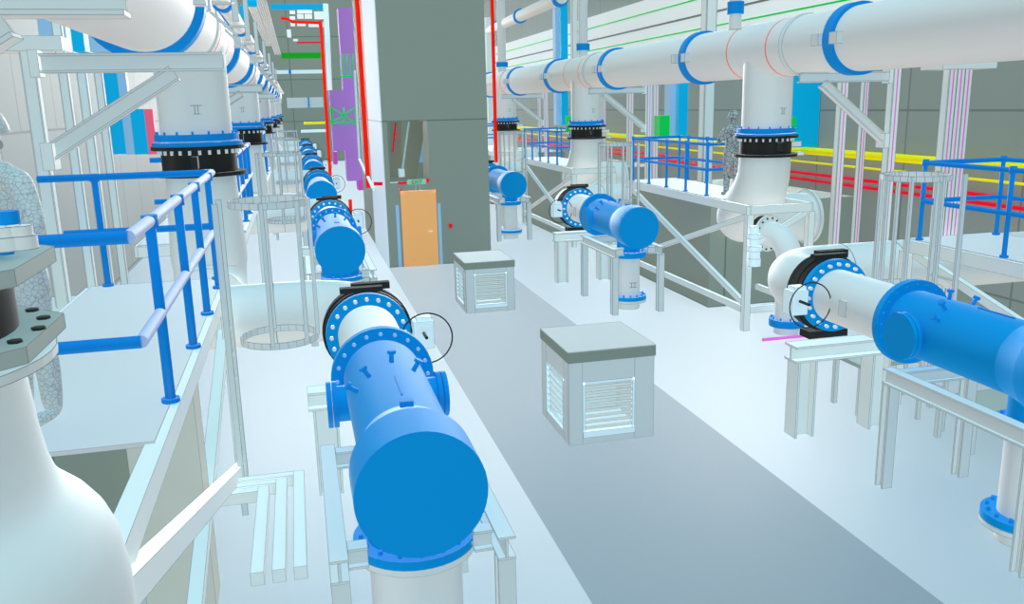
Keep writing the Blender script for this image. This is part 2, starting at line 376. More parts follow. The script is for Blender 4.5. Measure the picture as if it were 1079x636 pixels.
# ------------------------------------------------------------------ equipment trains
def valve_and_wheel(s, k, y0):
    x = BX[s]; y = y0 + (10.0 - 6.0 if s > 0 else 10.0 - 5.55) + .22; z = ZB; near = k < 2
    lab = 'black wafer valve with handwheel, %s one in the %s row' % (ORD[k], SIDE[s])
    v = thing('wafer_valve', (x, y, z - .56), lab, 'valve')
    MB().ann((x, y, z), (0,1,0), .3, .515, .26, 40).build('body', BLACK, v)
    MB().ann((x, y + .0, z), (0,1,0), .45, .535, .08, 40).build('rim', BLACK, v)
    MB().box((x - .3, y - .14, z + .5), (x + .2, y - .02, z + .56)).box((x - .16, y + .0, z + .5), (x + .3, y + .12, z + .58)).build('top_bracket', BLACK, v)
    MB().box((x - .3, y - .1, z - .62), (x + .3, y + .14, z - .52)).build('foot', BLACK, v)
    g = -s if s > 0 else 1
    wx = x + g * .64
    MB().cyl((x + g*.5, y - .05, z), (x + g*.56, y - .2, z), .045, 12).build('stem', BLACK, v)
    MB().box((wx - .12, y - .36, z - .19), (wx + .12, y - .14, z + .14)).box((wx - .08, y - .34, z + .135), (wx + .1, y - .18, z + .19)).build('gearbox', FRAME, v)
    MB().cyl((wx, y - .58, z), (wx, y - .2, z), .02, 12).build('spindle', BLACK, v)
    w = MB(); w.sweep([(wx + .3*math.cos(a), y - .6, z + .3*math.sin(a)) for a in [i*2*PI/36 for i in range(37)]], .009, 6, False); w.build('handwheel', BLACK, v)
def spool(s, k, y0):
    x = BX[s]; ya = y0 + (2.5 if s > 0 else 2.78); yb = y0 + (4.0 if s > 0 else 4.45); z = ZB
    o = thing('spool_pipe', (x, ya, z - .5), 'white spool pipe with blue bolted flange, %s in the %s row' % (ORD[k], SIDE[s]), 'pipe')
    MB().cyl((x, ya + .05, z), (x, yb, z), .36, 40).build('pipe_run', WHITE, o)
    MB().ann((x, yb + .04, z), (0,1,0), .3, .5, .08, 44).build('flange', BLUE, o)
    if k < 2: bolts(o, (x, yb - .02, z), (0,1,0), .435, 20, .024, .05, BOLT)
    MB().box((x - s*.37, ya + .75, z - .1), (x - s*.33, ya + .9, z + .1)).build('data_plate', STEELG, o)
    return o
def barrel(s, k, y0):
    x = BX[s]; z = ZB; yf = y0 + (2.5 if s > 0 else 2.78); near = k < 2
    o = thing('blue_strainer', (x, y0, z - .6), 'blue barrel with flat round end cap, %s in the %s row' % (ORD[k], SIDE[s]), 'strainer')
    MB().sweep([(x, y0 + .75, z), (x, y0 + .8, z), (x, yf, z)], [.385, .385, .385], 48).build('barrel', BLUE, o)
    cr = .45 if s > 0 else .475; cz = z if s > 0 else z - .02
    MB().sweep([(x, y0, cz), (x, y0 + .5, cz), (x, y0 + .52, cz), (x, y0 + .8, z)], [cr, cr, cr - .012, .385], 48).build('end_cap', BLUE, o)
    MB().ann((x, yf, z), (0,1,0), .3, .51, .09, 44).build('flange', BLUE, o)
    if near: bolts(o, (x, yf - .05, z), (0,1,0), .45, 20, .02, .03, BLUE if s > 0 else LBLUE)
    lr, lf = (.25, .38) if s > 0 else (.36, .475)
    ty = y0 + (.62 if s > 0 else .6)
    MB().cyl((x, ty, z), (x, ty, 1.24 if s > 0 else 1.22), lr + .01, 36).build('outlet', BLUE, o)
    zf = 1.2 if s > 0 else 1.19
    MB().ann((x, ty, zf + .05), (0,0,1), lr - .02, lf, .07, 40).build('outlet_flange', BLUE, o)
    if near: bolts(o, (x, ty, zf + .1), (0,0,1), lf - .06, 16, .018, .04, BLUED)
    if near:
        for sg in (-1, 1):
            if s > 0: yy = yf - .45; zz = z - .02; L = .43
            else: yy = yf - .42; zz = z - .1; L = .47
            MB().cyl((x + sg*.3, yy, zz), (x + sg*L, yy, zz), .2 if s > 0 else .17, 28).build('side_nozzle', BLUE, o)
            fr_ = .27 if s > 0 else .22
            MB().cyl((x + sg*(L), yy, zz), (x + sg*(L + .045), yy, zz), fr_, 32).cyl((x + sg*(L + .055), yy, zz), (x + sg*(L + .1), yy, zz), fr_, 32).build('blind_flange', BLUED if s < 0 else BLUE, o)
        for dx, dz, yy in ((-.2, .33, y0 + 1.75), (.02, .385, y0 + 1.95), (.2, .34, y0 + 1.8), (-.31, .22, y0 + 1.7)):
            n = V((dx, 0, dz)).normalized(); p = V((x, yy, z)) + n * .37
            MB().cyl(p, p + n*.1, .022, 10).cyl(p + n*.1, p + n*.13, .04, 10).build('vent_nipple', BLUED, o)
        MB().beam((x, y0 + 1.0, z + .37), (x, y0 + 1.5, z + .37), .012, .06).build('lifting_lug', BLUED, o)
        MB().box((x - .05, y0 + .66, z + .38), (x + .05, y0 + .74, z + .45)).build('cap_hinge', BLUED, o)
    return ty, zf, lr, lf
def leg_pipe(s, k, y0, ty, zf, lr, lf):
    x = BX[s]
    o = thing('outlet_pipe', (x, ty, 0), 'white upright pipe below the %s blue barrel of the %s row' % (ORD[k], SIDE[s]), 'pipe')
    MB().cyl((x, ty, 0), (x, ty, zf - .02), lr, 36).build('pipe_run', WHITE, o)
    MB().ann((x, ty, zf - .01), (0,0,1), lr - .02, lf, .05, 40).build('top_flange', BLUE if s > 0 else WHITE, o)
    MB().ann((x, ty, .26), (0,0,1), lr - .02, lf + .02, .08, 40).build('base_flange', BLUE, o)
    MB().ann((x, ty, .19), (0,0,1), lr - .02, lf + .02, .05, 40).build('base_ring', STEELG, o)
    if k < 2:
        bolts(o, (x, ty, .32), (0,0,1), lf - .04, 14, .022, .05, BLUED)
        m = MB(); my = ty - lr - .004; mz = .5
        m.box((x - .07, my, mz), (x + .1, my + .01, mz + .012)).box((x - .07, my, mz + .1), (x + .1, my + .01, mz + .112)).box((x - .03, my, mz), (x - .018, my + .01, mz + .11)).box((x + .05, my, mz), (x + .062, my + .01, mz + .11)); m.build('stencil_mark', SEAM, o)
def tee_frame(s, k, y0):
    x = BX[s]; w = .53 if s > 0 else .60; ya = y0 + .08; yb = y0 + 2.1; zt = 1.26
    o = thing('support_frame', (x, y0 + 1, 0), 'grey I-beam frame under the %s blue barrel of the %s row' % (ORD[k], SIDE[s]), 'support frame')
    for sg in (-1, 1):
        for yy in (ya, yb):
            MB().ibeam((x + sg*w, yy, 0), (x + sg*w, yy, zt), .13, .13, .018, (0,1,0)).build('post', STEELG, o)
        MB().ibeam((x + sg*w, ya - .08, zt + .09), (x + sg*w, yb + .08, zt + .09), .13, .18, .018).build('side_rail', STEELG, o)
    MB().ibeam((x - w + .07, ya + .14, zt + .09), (x - lr_(s) - .03, ya + .14, zt + .09), .13, .16, .018).build('cross_stub', STEELG, o)
    MB().ibeam((x + w - .07, ya + .14, zt + .09), (x + lr_(s) + .03, ya + .14, zt + .09), .13, .16, .018).build('cross_stub', STEELG, o)
    MB().ibeam((x - w + .07, yb - .05, zt + .09), (x + w - .07, yb - .05, zt + .09), .13, .16, .018).build('cross_beam', STEELG, o)
def lr_(s): return .25 if s > 0 else .36
def valve_frame(s, k, y0):
    x = BX[s]; w = .6; y = y0 + (3.83 if s > 0 else 4.35)
    o = thing('valve_support', (x, y, 0), 'heavy two-post stand under the %s wafer valve of the %s row' % (ORD[k], SIDE[s]), 'support frame')
    for sg in (-1, 1):
        MB().ibeam((x + sg*(w - .03), y, 0), (x + sg*(w - .03), y, 1.08), .26, .28, .025, (1,0,0)).build('post', STEEL, o)
    MB().ibeam((x - w - .16, y, 1.18), (x + w + .16, y, 1.18), .28, .22, .025).build('cross_beam', STEEL, o)
def big_elbow(s, k, y0):
    x = BX[s]; y = y0 + (4.42 if s > 0 else 4.87); z = ZB; g = s
    yc = y + .35; R = .75; r = .41
    xe = (12.05 if s > 0 else -3.2)
    o = thing('outlet_elbow', (x, y, z - .5), 'large white elbow behind the %s wafer valve of the %s row' % (ORD[k], SIDE[s]), 'pipe')
    pts = [(x, y - .06, z), (x, yc - .1, z)] + [(x + g*(R - R*math.cos(a)), yc + R*math.sin(a), z) for a in [i*PI/2/10 for i in range(11)]] + [(x + g*2.0, yc + R, z), (xe, yc + R, z)]
    MB().sweep(pts, [r - .03] + [r]*(len(pts)-1), 40).build('bend', WHITE, o)
    MB().ann((x, y - .05, z), (0,1,0), .3, .52, .06, 40).build('flange', BLACK, o)
    for q in (1.1, 2.0): MB().ann((x + g*q, yc + R, z), (1,0,0), r - .01, r + .004, .012, 40).build('weld_seam', SEAM, o)

# ------------------------------------------------------------------ platforms, rails, ladders
def platform(s, k, ya, yb, xa, xb, deck_from=None, full=True):
    z = 2.5; zc = z - .1; pos = '%s' % ORD[k]
    o = thing('access_platform', ((xa + xb)/2, (ya + yb)/2, 0), 'raised steel access platform, %s one along the %s hand row' % (pos, SIDE[s]), 'platform')
    df = ya if deck_from is None else deck_from
    if s > 0: MB().box((xa, max(df, ya + 1.15) , z - .03), (xb, yb, z)).build('deck', DECK, o)
    else: MB().box((xa - .0, df, z - .03), (xb, yb, z)).build('deck', DECK, o)
    for xx in (xa, xb): MB().beam((xx, ya, zc), (xx, yb, zc), .12, .17).build('side_beam', STEEL, o)
    for yy in (ya, yb): MB().beam((xa, yy, zc), (xb, yy, zc), .12, .16).build('cross_beam', STEEL, o)
    for xx in (xa, xb):
        for yy in (ya, yb):
            if (s < 0 and (yy == ya or (k == 0 and xx == xa))) or (s > 0 and xx == xb and (k == 0 or yy == yb)): continue
            MB().beam((xx, yy, 0), (xx, yy, zc - .08), .13, .13, (0,1,0)).build('leg', STEEL, o)
        m = (ya + yb)/2
        if s > 0 and xx == xa:
            MB().beam((xx, ya + .1, .42), (xx, yb - .1, .42), .1, .12).build('lower_rail', STEEL, o)
            MB().beam((xx, ya + .1, .55), (xx, yb - .2, zc - .1), .09, .11).build('brace', STEEL, o)
            MB().beam((xx + .1, yb - .1, .5), (xx + .1, ya + .1, zc - .12), .09, .11).build('brace', STEEL, o)
        if s > 0 and xx == xb: MB().beam((xx, ya + .1, .42), (xx, ya + 1.9, .42), .1, .12).build('lower_rail', STEEL, o)
    if s > 0:
        MB().beam((xa, ya, .42), (xb, ya, .42), .1, .12).build('lower_rail', STEEL, o)
        MB().beam((xa + .1, ya, 1.7), (xb - .1, ya, zc - .1), .08, .1).build('brace', STEEL, o)
    return o
def rail(name, posts, runs, lab, ztop=3.78, zb=2.5, r=.04, gap=None):
    o = thing('guard_rail', (posts[0][0], posts[0][1], zb), lab, 'railing')
    for x, y in posts:
        MB().cyl((x, y, zb), (x, y, ztop), r*.9, 10).cyl((x, y, zb), (x, y, zb + .03), r*1.6, 10).build('post', RAIL, o)
        MB().cyl((x, y, ztop - .04), (x, y, ztop + .05), r*1.35, 10).build('post_cap', RAIL, o)
    for pts, m in runs: MB().sweep(pts, r, 12).build('rail', m, o)
    return o

def ladder(x, y, z1, s, lab, z0=0.):
    """caged ladder; cage bulges towards the walkway side"""
    o = thing('caged_ladder', (x, y, z0), lab, 'ladder'); g = -s
    for q in (-.24, .24): MB().box((x - .03, y + q - .015, z0), (x + .03, y + q + .015, z1)).build('stringer', STEELG, o)
    n = int((2.5 - z0)/.3)
    for i in range(1, n): MB().cyl((x, y - .24, z0 + i*.3), (x, y + .24, z0 + i*.3), .012, 6).build('rung', STEELG, o)
    R = .42
    for zz in (2.0, z1 - .03):
        a = [(x + g*(.12 + R - R*math.cos(t*1.0)), y + (R)*math.sin(t), zz) for t in [(-.0 + i*2*PI/28) for i in range(29)]]
        b = MB()
        for i in range(28): b.beam(a[i], a[i+1], .012, .07)
        b.build('hoop', STEELG, o)
    for t in (PI*.45, PI*.75, PI, PI*1.25, PI*1.55):
        px = x + g*(.12 + R - R*math.cos(t)); py = y + R*math.sin(t)
        MB().box((px - .02, py - .02, 2.0), (px + .02, py + .02, z1)).build('cage_strap', STEELG, o)

for s in (-1, 1):
    dy = header(s)
    for k, y in enumerate(dy[:-1] if s > 0 else dy):
        if s > 0 and k == 0: continue          # its valve and elbow stand outside the picture
        kk = k - (1 if s > 0 else 0)
        if s < 0 and k == 0: y = 2.9
        drop_valve(s, kk, y); drop_elbow(s, kk, y)
for s in (-1, 1):
    for k in range(6 if s < 0 else 4):
        y0 = CAPY[s] + PER*k
        r = barrel(s, k, y0); leg_pipe(s, k, y0, *r); spool(s, k, y0); valve_and_wheel(s, k, y0)
        tee_frame(s, k, y0); valve_frame(s, k, y0); big_elbow(s, k, y0)
bracket(-1, 0, 3.9)
for k in range(5): bracket(-1, k + 1, 9.0 + PER*k)
for k in range(4): bracket(1, k, 13.5 + PER*k)

# platforms
platform(-1, 0, 3.2, 10.95, -2.5, -1.0, deck_from=5.44)
for k in range(1, 5): platform(-1, k, 14.2 + PER*(k-1), 21.9 + PER*(k-1), -2.5, -1.0)
platform(1, 0, 4.0, 10.5, 8.42, 9.9)
for k in range(1, 4): platform(1, k, 15.0 + PER*(k-1), 21.3 + PER*(k-1), 8.42, 9.75)
# left guard rail
def left_rail(k, dy_):
    T = 3.79; Mz = 3.15; x = -1.0
    P = [(x, 6.21 + dy_), (x, 7.67 + dy_), (x, 8.95 + dy_), (x, 10.3 + dy_), (-2.3, 10.9 + dy_), (-1.06, 10.9 + dy_)]
    R = []
    R.append(([(-2.2, 5.42 + dy_, T), (x, 5.42 + dy_, T)], RAIL)); R.append(([(-2.2, 5.42 + dy_, Mz), (x, 5.42 + dy_, Mz)], RAIL))
    R.append(([(x, 5.42 + dy_, T), (x, 10.9 + dy_, T)], RAIL_SHEEN)); R.append(([(x, 5.42 + dy_, Mz), (x, 10.9 + dy_, Mz)], RAIL_SHEEN))
    R.append(([(x, 10.9 + dy_, T), (-2.9, 10.9 + dy_, T)], RAIL)); R.append(([(x, 10.9 + dy_, Mz), (-2.7, 10.9 + dy_, Mz)], RAIL))
    rail('r', P, R, 'blue tubular guard rail on the %s left hand platform' % ORD[k])
left_rail(0, 0)
for k in range(1, 5): left_rail(k, 8.9 + PER*(k-1))
def right_rail(k, ya, yb, yd):
    T = 3.58; Mz = 3.05; xa = 8.46; xb = 9.75
    n = 4; P = [(xa, ya + (yb - ya)*i/n) for i in range(n+1)] + [(xb, ya + (yb - ya)*(i + .5)/n) for i in range(n)] + [(xb, yb)]
    R = []
    for z in (T, Mz):
        R.append(([(xa, ya, z), (xa, yb, z)], RAIL)); R.append(([(xb, ya + .4, z), (xb, yb, z)], RAIL)); R.append(([(xa, yb, z), (xb, yb, z)], RAIL))
        R.append(([(xa, ya, z), (xa + .4, ya, z)], RAIL))
    rail('r', P, R, 'blue tubular guard rail on the %s right hand platform' % ORD[k], T, 2.5, .033)
right_rail(0, 4.2, 10.3, 0)
for k in range(1, 4): right_rail(k, 16.9 + PER*(k-1), 21.1 + PER*(k-1), 0)
ladder(-.88, 9.75, 3.55, -1, 'grey caged ladder at the side of the nearest left platform')
for k in range(1, 4): ladder(-.88, 20.6 + PER*(k-1), 3.55, -1, 'grey caged ladder at the side of the %s left platform' % ORD[k])
ladder(8.3, 9.6, 3.5, 1, 'grey caged ladder at the side of the nearest right platform')
for k in range(1, 3): ladder(8.3, 20.6 + PER*(k-1), 3.5, 1, 'grey caged ladder at the side of the %s right platform' % ORD[k])

# ------------------------------------------------------------------ cabinets on the walkway
def cabinet(x, y, w, d, h, lab):
    o = thing('ventilation_cabinet', (x + w/2, y + d/2, 0), lab, 'cabinet')
    ht = h - .15; f0, f1, g0, g1 = .19, .93, .1, .88   # louvre opening on the front
    b = MB(); th = .06
    b.box((x, y, 0), (x + f0, y + th, ht)).box((x + f1, y, 0), (x + w, y + th, ht)).box((x + f0, y, 0), (x + f1, y + th, g0 + .02)).box((x + f0, y, g1), (x + f1, y + th, ht))
    b.box((x, y + th, 0), (x + th, y + .22, ht)).box((x, y + d - .22, 0), (x + th, y + d, ht)).box((x, y + .22, 0), (x + th, y + d - .22, .12)).box((x, y + .22, g1), (x + th, y + d - .22, ht))
    b.box((x + w - th, y + th, 0), (x + w, y + d - th, ht)).box((x + th, y + d - th, 0), (x + w, y + d, ht)).box((x + th, y + th, 0), (x + w - th, y + d - th, .02))
    b.build('housing', CABF, o)
    MB().box((x - .015, y - .015, ht), (x + w + .015, y + d + .015, h - .012)).build('lid_edge', CABT, o)
    MB().box((x - .015, y - .015, h - .012), (x + w + .015, y + d + .015, h)).build('lid', CABTT, o)
    fr = MB(); e = .035
    fr.box((x + f0, y - .01, g0), (x + f0 + e, y + .05, g1)).box((x + f1 - e, y - .01, g0), (x + f1, y + .05, g1)).box((x + f0, y - .01, g1 - e), (x + f1, y + .05, g1)).box((x + f0, y - .03, g0), (x + f1, y + .05, g0 + .08))
    lv = fr.build('front_louvre', FRAME, o)
    n = 8
    for i in range(n):
        z = g0 + .12 + i * (g1 - g0 - .17)/(n - .5)
        MB().beam((x + f0 + e, y + .03, z), (x + f1 - e, y + .03, z), .06, .03, (0, .3, 1)).build('slat', SLAT, lv)
    lv = MB().box((x - .01, y + .22, .12), (x + .04, y + .25, g1)).box((x - .01, y + d - .25, .12), (x + .04, y + d - .22, g1)).box((x - .01, y + .22, g1 - .03), (x + .04, y + d - .22, g1)).build('side_louvre', FRAME, o)
    for i in range(8):
        z = .17 + i*.093
        MB().beam((x + .035, y + .25, z), (x + .035, y + d - .25, z), .012, .1, (-.55, 0, 1)).build('slat', FRAME, lv)
cabinet(3.27, 10.36, 1.21, 1.3, 1.31, 'large grey ventilation cabinet with louvres standing nearest on the walkway')
cabinet(3.40, 18.24, 1.1, 1.4, 1.14, 'smaller grey ventilation cabinet with louvres farther up the walkway near the tower')

# ------------------------------------------------------------------ columns
h_post(10.3, 13.5, 5.2, 'white column with pink stripe at the end of the nearest right header bracket', .16, MAG)
h_post(10.3, 24.5, 5.2, 'white column with pink stripe behind the second right header bracket', .16, MAG)
h_post(10.3, 35.5, 5.2, 'white column with pink stripe behind the third right header bracket', .16, MAG)
p = onX(1010, 70, 10.3); h_post(10.3, p.y, 4.88, 'triple white column with three pink stripes behind the near right platform', .15, MAG, cap=.5, lines=3)
for u, v, X, w, lab in ((884, 160, 11.4, .17, 'white column with pink stripe between header branch and right bracket column'), (907, 160, 11.6, .12, 'thin white column with magenta stripe left of the right bracket column'),
                    (636, 150, 11.4, .15, 'white column with pink stripe right of the second header branch'), (569, 150, 11.3, .14, 'thin white column with magenta stripe left of the second header branch'),
                    (690, 110, 11.4, .2, 'pale column with magenta stripe below the header between the first and second branch'), (664, 110, 11.5, .2, 'thin pale column with magenta stripe below the header, left of its neighbour')):
    p = onX(u, v, X); h_post(X, p.y, 5.0, lab, w, MAG)
for u, X, w, h, lab in ((746, 10.6, .3, 9, 'tall double white column crossing the wall strips behind the header pipe'), (605, 10.6, .22, 9, 'tall white column right of the cyan column on the right'),
                    (515, 10.3, .35, 9, 'tall grey-white column right beside the tower edge')):
    p = onX(u, 60, X); h_post(X, p.y, h, lab, w)
# left columns
for u, Y, w, h, c, lab in ((43, 11.35, .15, 5.22, .42, 'wide white column with cap plate nearest on the left'), (77, 11.4, .1, 5.6, None, 'slim white column at the end of the left header bracket'),
                       (96, 15.0, .13, 5.6, None, 'white column left of the cyan panel on the left wall, outer one'), (113, 17.5, .13, 5.6, None, 'white column left of the cyan panel on the left wall, inner one')):
    p = onY(u, 150, Y); h_post(p.x, Y, h, lab, w, None, 'steel columns along the left wall', c)

# ------------------------------------------------------------------ right wall services
def wall_run(name, z, r, m, lab, x=XR - .15, y0=2., y1=60., cat='pipe'):
    o = MB().cyl((x, y0, z), (x, y1, z), r, 12).build(name, m, base=(x, y0, z)); return tag(o, lab, cat)
wall_run('service_pipe', 3.24, .085, YEL, 'thick yellow pipe running along the right wall', 12.05)
wall_run('service_pipe', 2.97, .025, YEL, 'thin yellow line below the thick yellow pipe on the right wall', 12.05)
wall_run('service_pipe', 2.70, .038, CRIM, 'upper of the two red pipes on the right wall', 12.05)
wall_run('service_pipe', 2.55, .038, CRIM, 'lower of the two red pipes on the right wall', 12.05)
for z0, z1, lab in ((6.2, 6.93, 'lower'), (6.98, 7.88, 'upper'), (7.96, 8.9, 'topmost')):
    yy = 62 if z0 < 7.9 else 22
    o = thing('cladding_strip', (XR - .1, 14, z0), '%s long white cladding strip with green line high on the right wall' % lab, 'cladding')
    MB().box((XR - .25, 3, z0), (XR - .002, yy, z1)).build('panel', WALLW, o)
    MB().box((XR - .28, 3, z0 - .03), (XR - .002, yy, z0 - .0)).build('edge_strip', DGREY, o)
    MB().box((XR - .27, 3, (z0+z1)/2 - .02), (XR - .24, yy, (z0+z1)/2 + .02)).build('green_line', GREEN, o)
def panel_on(name, X, u0, u1, z0, z1, m, lab, cat, depth=.5, v=100):
    a = onX(u0, v, X); b = onX(u1, v, X)
    o = MB().box((X, min(a.y, b.y), z0), (X + depth, max(a.y, b.y), z1)).build(name, m, base=(X, min(a.y, b.y), z0)); return tag(o, lab, cat)
def col_at(name, u, Y, w, z0, z1, m, lab, cat, v=60, d=.4):
    p = onY(u, v, Y); o = MB().box((p.x - w/2, Y, z0), (p.x + w/2, Y + d, z1)).build(name, m, base=(p.x, Y, z0)); return tag(o, lab, cat)
col_at('cyan_column', 595, 35.5, .30, 3.6, 9.5, CYAN, 'cyan vertical duct crossing the wall strips on the right', 'duct')
col_at('pale_blue_column', 588.5, 35.8, .24, 3.6, 9.5, LBLUE, 'pale blue vertical duct left of the cyan one on the right', 'duct')
col_at('cyan_column', 720, 23.0, .28, 3.5, 5.6, CYAN, 'cyan vertical duct below the header beside the small green cabinet', 'duct', 110)
col_at('pale_blue_column', 710, 23.2, .22, 3.5, 5.6, LBLUE, 'pale blue vertical duct left of the cyan duct with green cabinet', 'duct', 110)
col_at('green_cabinet', 700.5, 22.9, .30, 3.5, 4.1, GREEN, 'small green wall cabinet left of the cyan duct', 'cabinet', 130)
Yp = onX(864, 110, XR - .02).y; p = onY(834, 110, Yp); p2 = onY(864, 110, Yp); tag(MB().box((p.x, Yp, onY(848, 155, Yp).z), (p2.x, Yp + .4, onY(848, 78, Yp).z)).build('cyan_locker', CYAN, base=(p.x, Yp, 3.45)), 'cyan tall panel right of the nearest right header branch', 'panel')
col_at('green_cabinet', 836, 16.6, .12, 3.5, 4.1, GREEN, 'narrow green cabinet beside the cyan panel right of the nearest branch', 'cabinet', 140, .15)
col_at('green_cabinet', 600, 27.2, .18, 3.6, 4.1, GREEN, 'small green box beside the second right header branch', 'cabinet', 125, .15)
# wall box behind the right platforms
for k in range(3):
    o = MB().box((8.62, 17.0 + PER*k, 0), (XR - .02, 22.0 + PER*k, 2.3)).build('concrete_plinth', TOWERM, base=(9, 17.0 + PER*k, 0))
    tag(o, 'dark grey concrete plinth under the %s right platform' % ORD[k + 1], 'plinth')
# thin vertical vent pipes with blue band on top of the header
for k, (u, Y) in enumerate(((773, 15.6), (615, 26.6), (537, 37.6))):
    x = HX[1] - (.75 if k == 0 else .1)
    o = thing('riser_pipe', (x, Y, 5.9), 'grey riser pipe with blue band standing above the %s right header branch' % ORD[k], 'pipe')
    MB().cyl((x, Y, 5.8), (x, Y, 9.5), .12 + .03*k, 20).build('pipe_run', STEELG, o)
    MB().cyl((x, Y, 6.1 - (0 if k else .02)), (x, Y, 6.3), .16 + .05*k, 20).build('band', BLUED, o)
# red vertical pipe right of tower
p = onY(520, 60, 36); tag(MB().cyl((p.x, 36, 0), (p.x, 36, 11), .075, 12).build('riser_pipe', RED, base=(p.x, 36, 0)), 'bright red vertical pipe just right of the tower', 'pipe')
# upper slim pipe
o = thing('branch_pipe', (9.3, 31, 7.8), 'slim white pipe with blue couplings rising above the far right header', 'pipe')
a = onY(516, 32, 44); b = onY(548, 17, 33); c = onY(592, -3, 27)
MB().sweep([a, b, c], .2, 20).build('pipe_run', WHITE, o)
for p in (onY(524, 28, 41), b, onY(590, -2, 27.1)): MB().ann(p, (c - b), .15, .27, .12, 20).build('coupling', BLUED, o)

# small valve with elbow next to right platform
o = thing('drain_elbow', (9.1, 14.6, 0), 'small white elbow pipe with blue floor flange beside the right platform leg', 'pipe')
E0 = onY(810, 246, 15.15)
Q = [V((9.1, 14.6, 0)), V((9.1, 14.6, .8)), V((9.1, 14.6, E0.z - .5))]
hx = V((9.1, 14.6, E0.z)) - E0
for a in [i*PI/2/8 for i in range(1, 9)]:
    Q.append(V((9.1, 14.6, E0.z - .5)) - hx * .8 * (1 - math.cos(a)) + V((0, 0, .5)) * math.sin(a))
Q.append(E0)
MB().sweep(Q, .24, 28).build('pipe_run', WHITE, o)
MB().ann((9.1, 14.6, .22), (0,0,1), .15, .34, .14, 28).build('base_flange', BLUED, o); bolts(o, (9.1, 14.6, .32), (0,0,1), .29, 10, .02, .05, BLUED)
o = thing('small_valve', E0, 'small black flanged valve on the drain elbow beside the right platform', 'valve')
ax = hx.normalized()
MB().ann(E0 - ax*.02, ax, .1, .36, .06, 28).build('front_ring', STEELG, o); MB().ann(E0 - ax*.13, ax, .1, .34, .14, 28).build('body', BLACK, o); bolts(o, E0 + ax*.02, ax, .31, 14, .02, .02, BLACK)
o = thing('instrument_stack', onY(795, 280, 14.7), 'small white actuator stack fixed at the right platform corner leg', 'instrument')
for v0, v1, r in ((238, 246, .09), (246, 251, .13), (251, 259, .1), (259, 264, .14), (264, 272, .11), (272, 280, .12)):
    a_ = onY(795, v0, 14.7); b_ = onY(795, v1, 14.7); MB().cyl((a_.x, 14.7, b_.z), (a_.x, 14.7, a_.z), r, 18).build('segment', FRAME, o)
tag(MB().cyl((8.3, 14.1, .05), (9.8, 14.1, .05), .03, 8).build('floor_conduit', MAG, base=(8.3, 14.1, .05)), 'magenta conduit on the floor near the drain elbow', 'conduit')

# under the right frame near: grey low tables
for x, y, z, lab in ((7.6, 10.6, .75, 'low grey flat plate stand left of the right barrel frame'), (8.1, 9.0, .5, 'low grey flat plate stand behind the right barrel frame')):
    o = thing('plate_stand', (x, y, 0), lab, 'stand')
    MB().box((x - .1, y - .5, z), (x + 1.3, y + .3, z + .05)).build('top', GREY, o)
    for a in (0, 1.2):
        for b_ in (-.4, .2): MB().box((x + a - .03, y + b_ - .03, 0), (x + a + .03, y + b_ + .03, z)).build('leg', STEELG, o)

# ------------------------------------------------------------------ left side
# L-shaped bars
for i, (x, yf, yb) in enumerate(((-.60, 6.97, 8.75), (-.42, 6.97, 8.90), (-.24, 6.97, 9.05))):
    z = .6
    o = thing('square_duct', (x, yf, z - .06), 'pale square tube bending round a corner beside the nearest ladder, %s of three' % ('left', 'middle', 'right')[i], 'duct', 'nested L-shaped square tubes')
    MB().box((x - .055, yf, z - .06), (x + .055, yb, z + .06)).build('long_leg', STEEL, o)
    MB().box((-2.3, yb - .11, z - .06), (x - .055, yb, z + .06)).build('cross_leg', STEEL, o)
o = thing('duct_pedestal', (-2.4, 8.8, 0), 'grey pedestal under the left platform carrying the square tubes', 'pedestal')
MB().box((-2.7, 8.4, 0), (-2.3, 9.3, .9)).build('body', GREY, o)
# cream box column beneath the platform
o = MB().box((onY(134, 480, 7.6).x, 7.6, 0), (onY(208, 460, 7.6).x, 8.0, 2.3)).build('vertical_duct', CREAM, base=(-1.6, 6.8, 0)); tag(o, 'cream vertical duct standing below the nearest left platform', 'duct')
o = MB().box((-4.2, 8.2, 0), (-1.3, 9.0, 2.2)).build('concrete_plinth', TOWERM, base=(-2.4, 7.5, 0)); tag(o, 'dark grey concrete block behind the cream duct under the left platform', 'plinth')
# long diagonal beams at left foreground
o = thing('platform_brace', (-1.0, 5, 0), 'pale crossed diagonal braces below the nearest left platform edge', 'brace')
MB().beam(onX(95, 660, -.93), onX(256, 492, -.93), .12, .15).build('lower_brace', STEEL, o)
MB().beam(onX(204, 660, -1.08), onX(240, 305, -1.08), .12, .12).build('upright_brace', STEEL, o)
# cyan panels on left wall
for u0, u1, z0, z1, m, X, lab, nm in ((106, 124, 3.3, 6.1, CYAN, -4.2, 'cyan tall panel on the left wall behind the bracket brace', 'cyan_locker'), (127, 134, 3.3, 6.1, LBLUE, -4.2, 'pale blue panel right of the cyan panel on the left wall', 'blue_locker'),
                             (136, 148, 3.2, 4.6, CYAN, -4.3, 'lower cyan cabinet on the left wall beside the pink panel', 'cyan_cabinet'), (151, 160, 3.3, 4.4, PINK, -4.3, 'pink panel beside the lower cyan cabinet on the left wall', 'pink_locker')):
    Y = onX(106, 110, -4.98).y; a = onY(u0, 110, Y); b = onY(u1 if u1 != 124 else 127, 110, Y)
    if u1 == 134: b = onY(136, 110, Y)
    if u1 == 148: b = onY(151, 110, Y)
    zz0 = onY(u0, 163, Y).z; zz1 = onY(u0, 20 if nm in ('cyan_locker', 'blue_locker') else 115, Y).z
    tag(MB().box((a.x, Y, zz0), (b.x, Y + .3, zz1)).build(nm, m, base=(a.x, Y, zz0)), lab, 'panel')
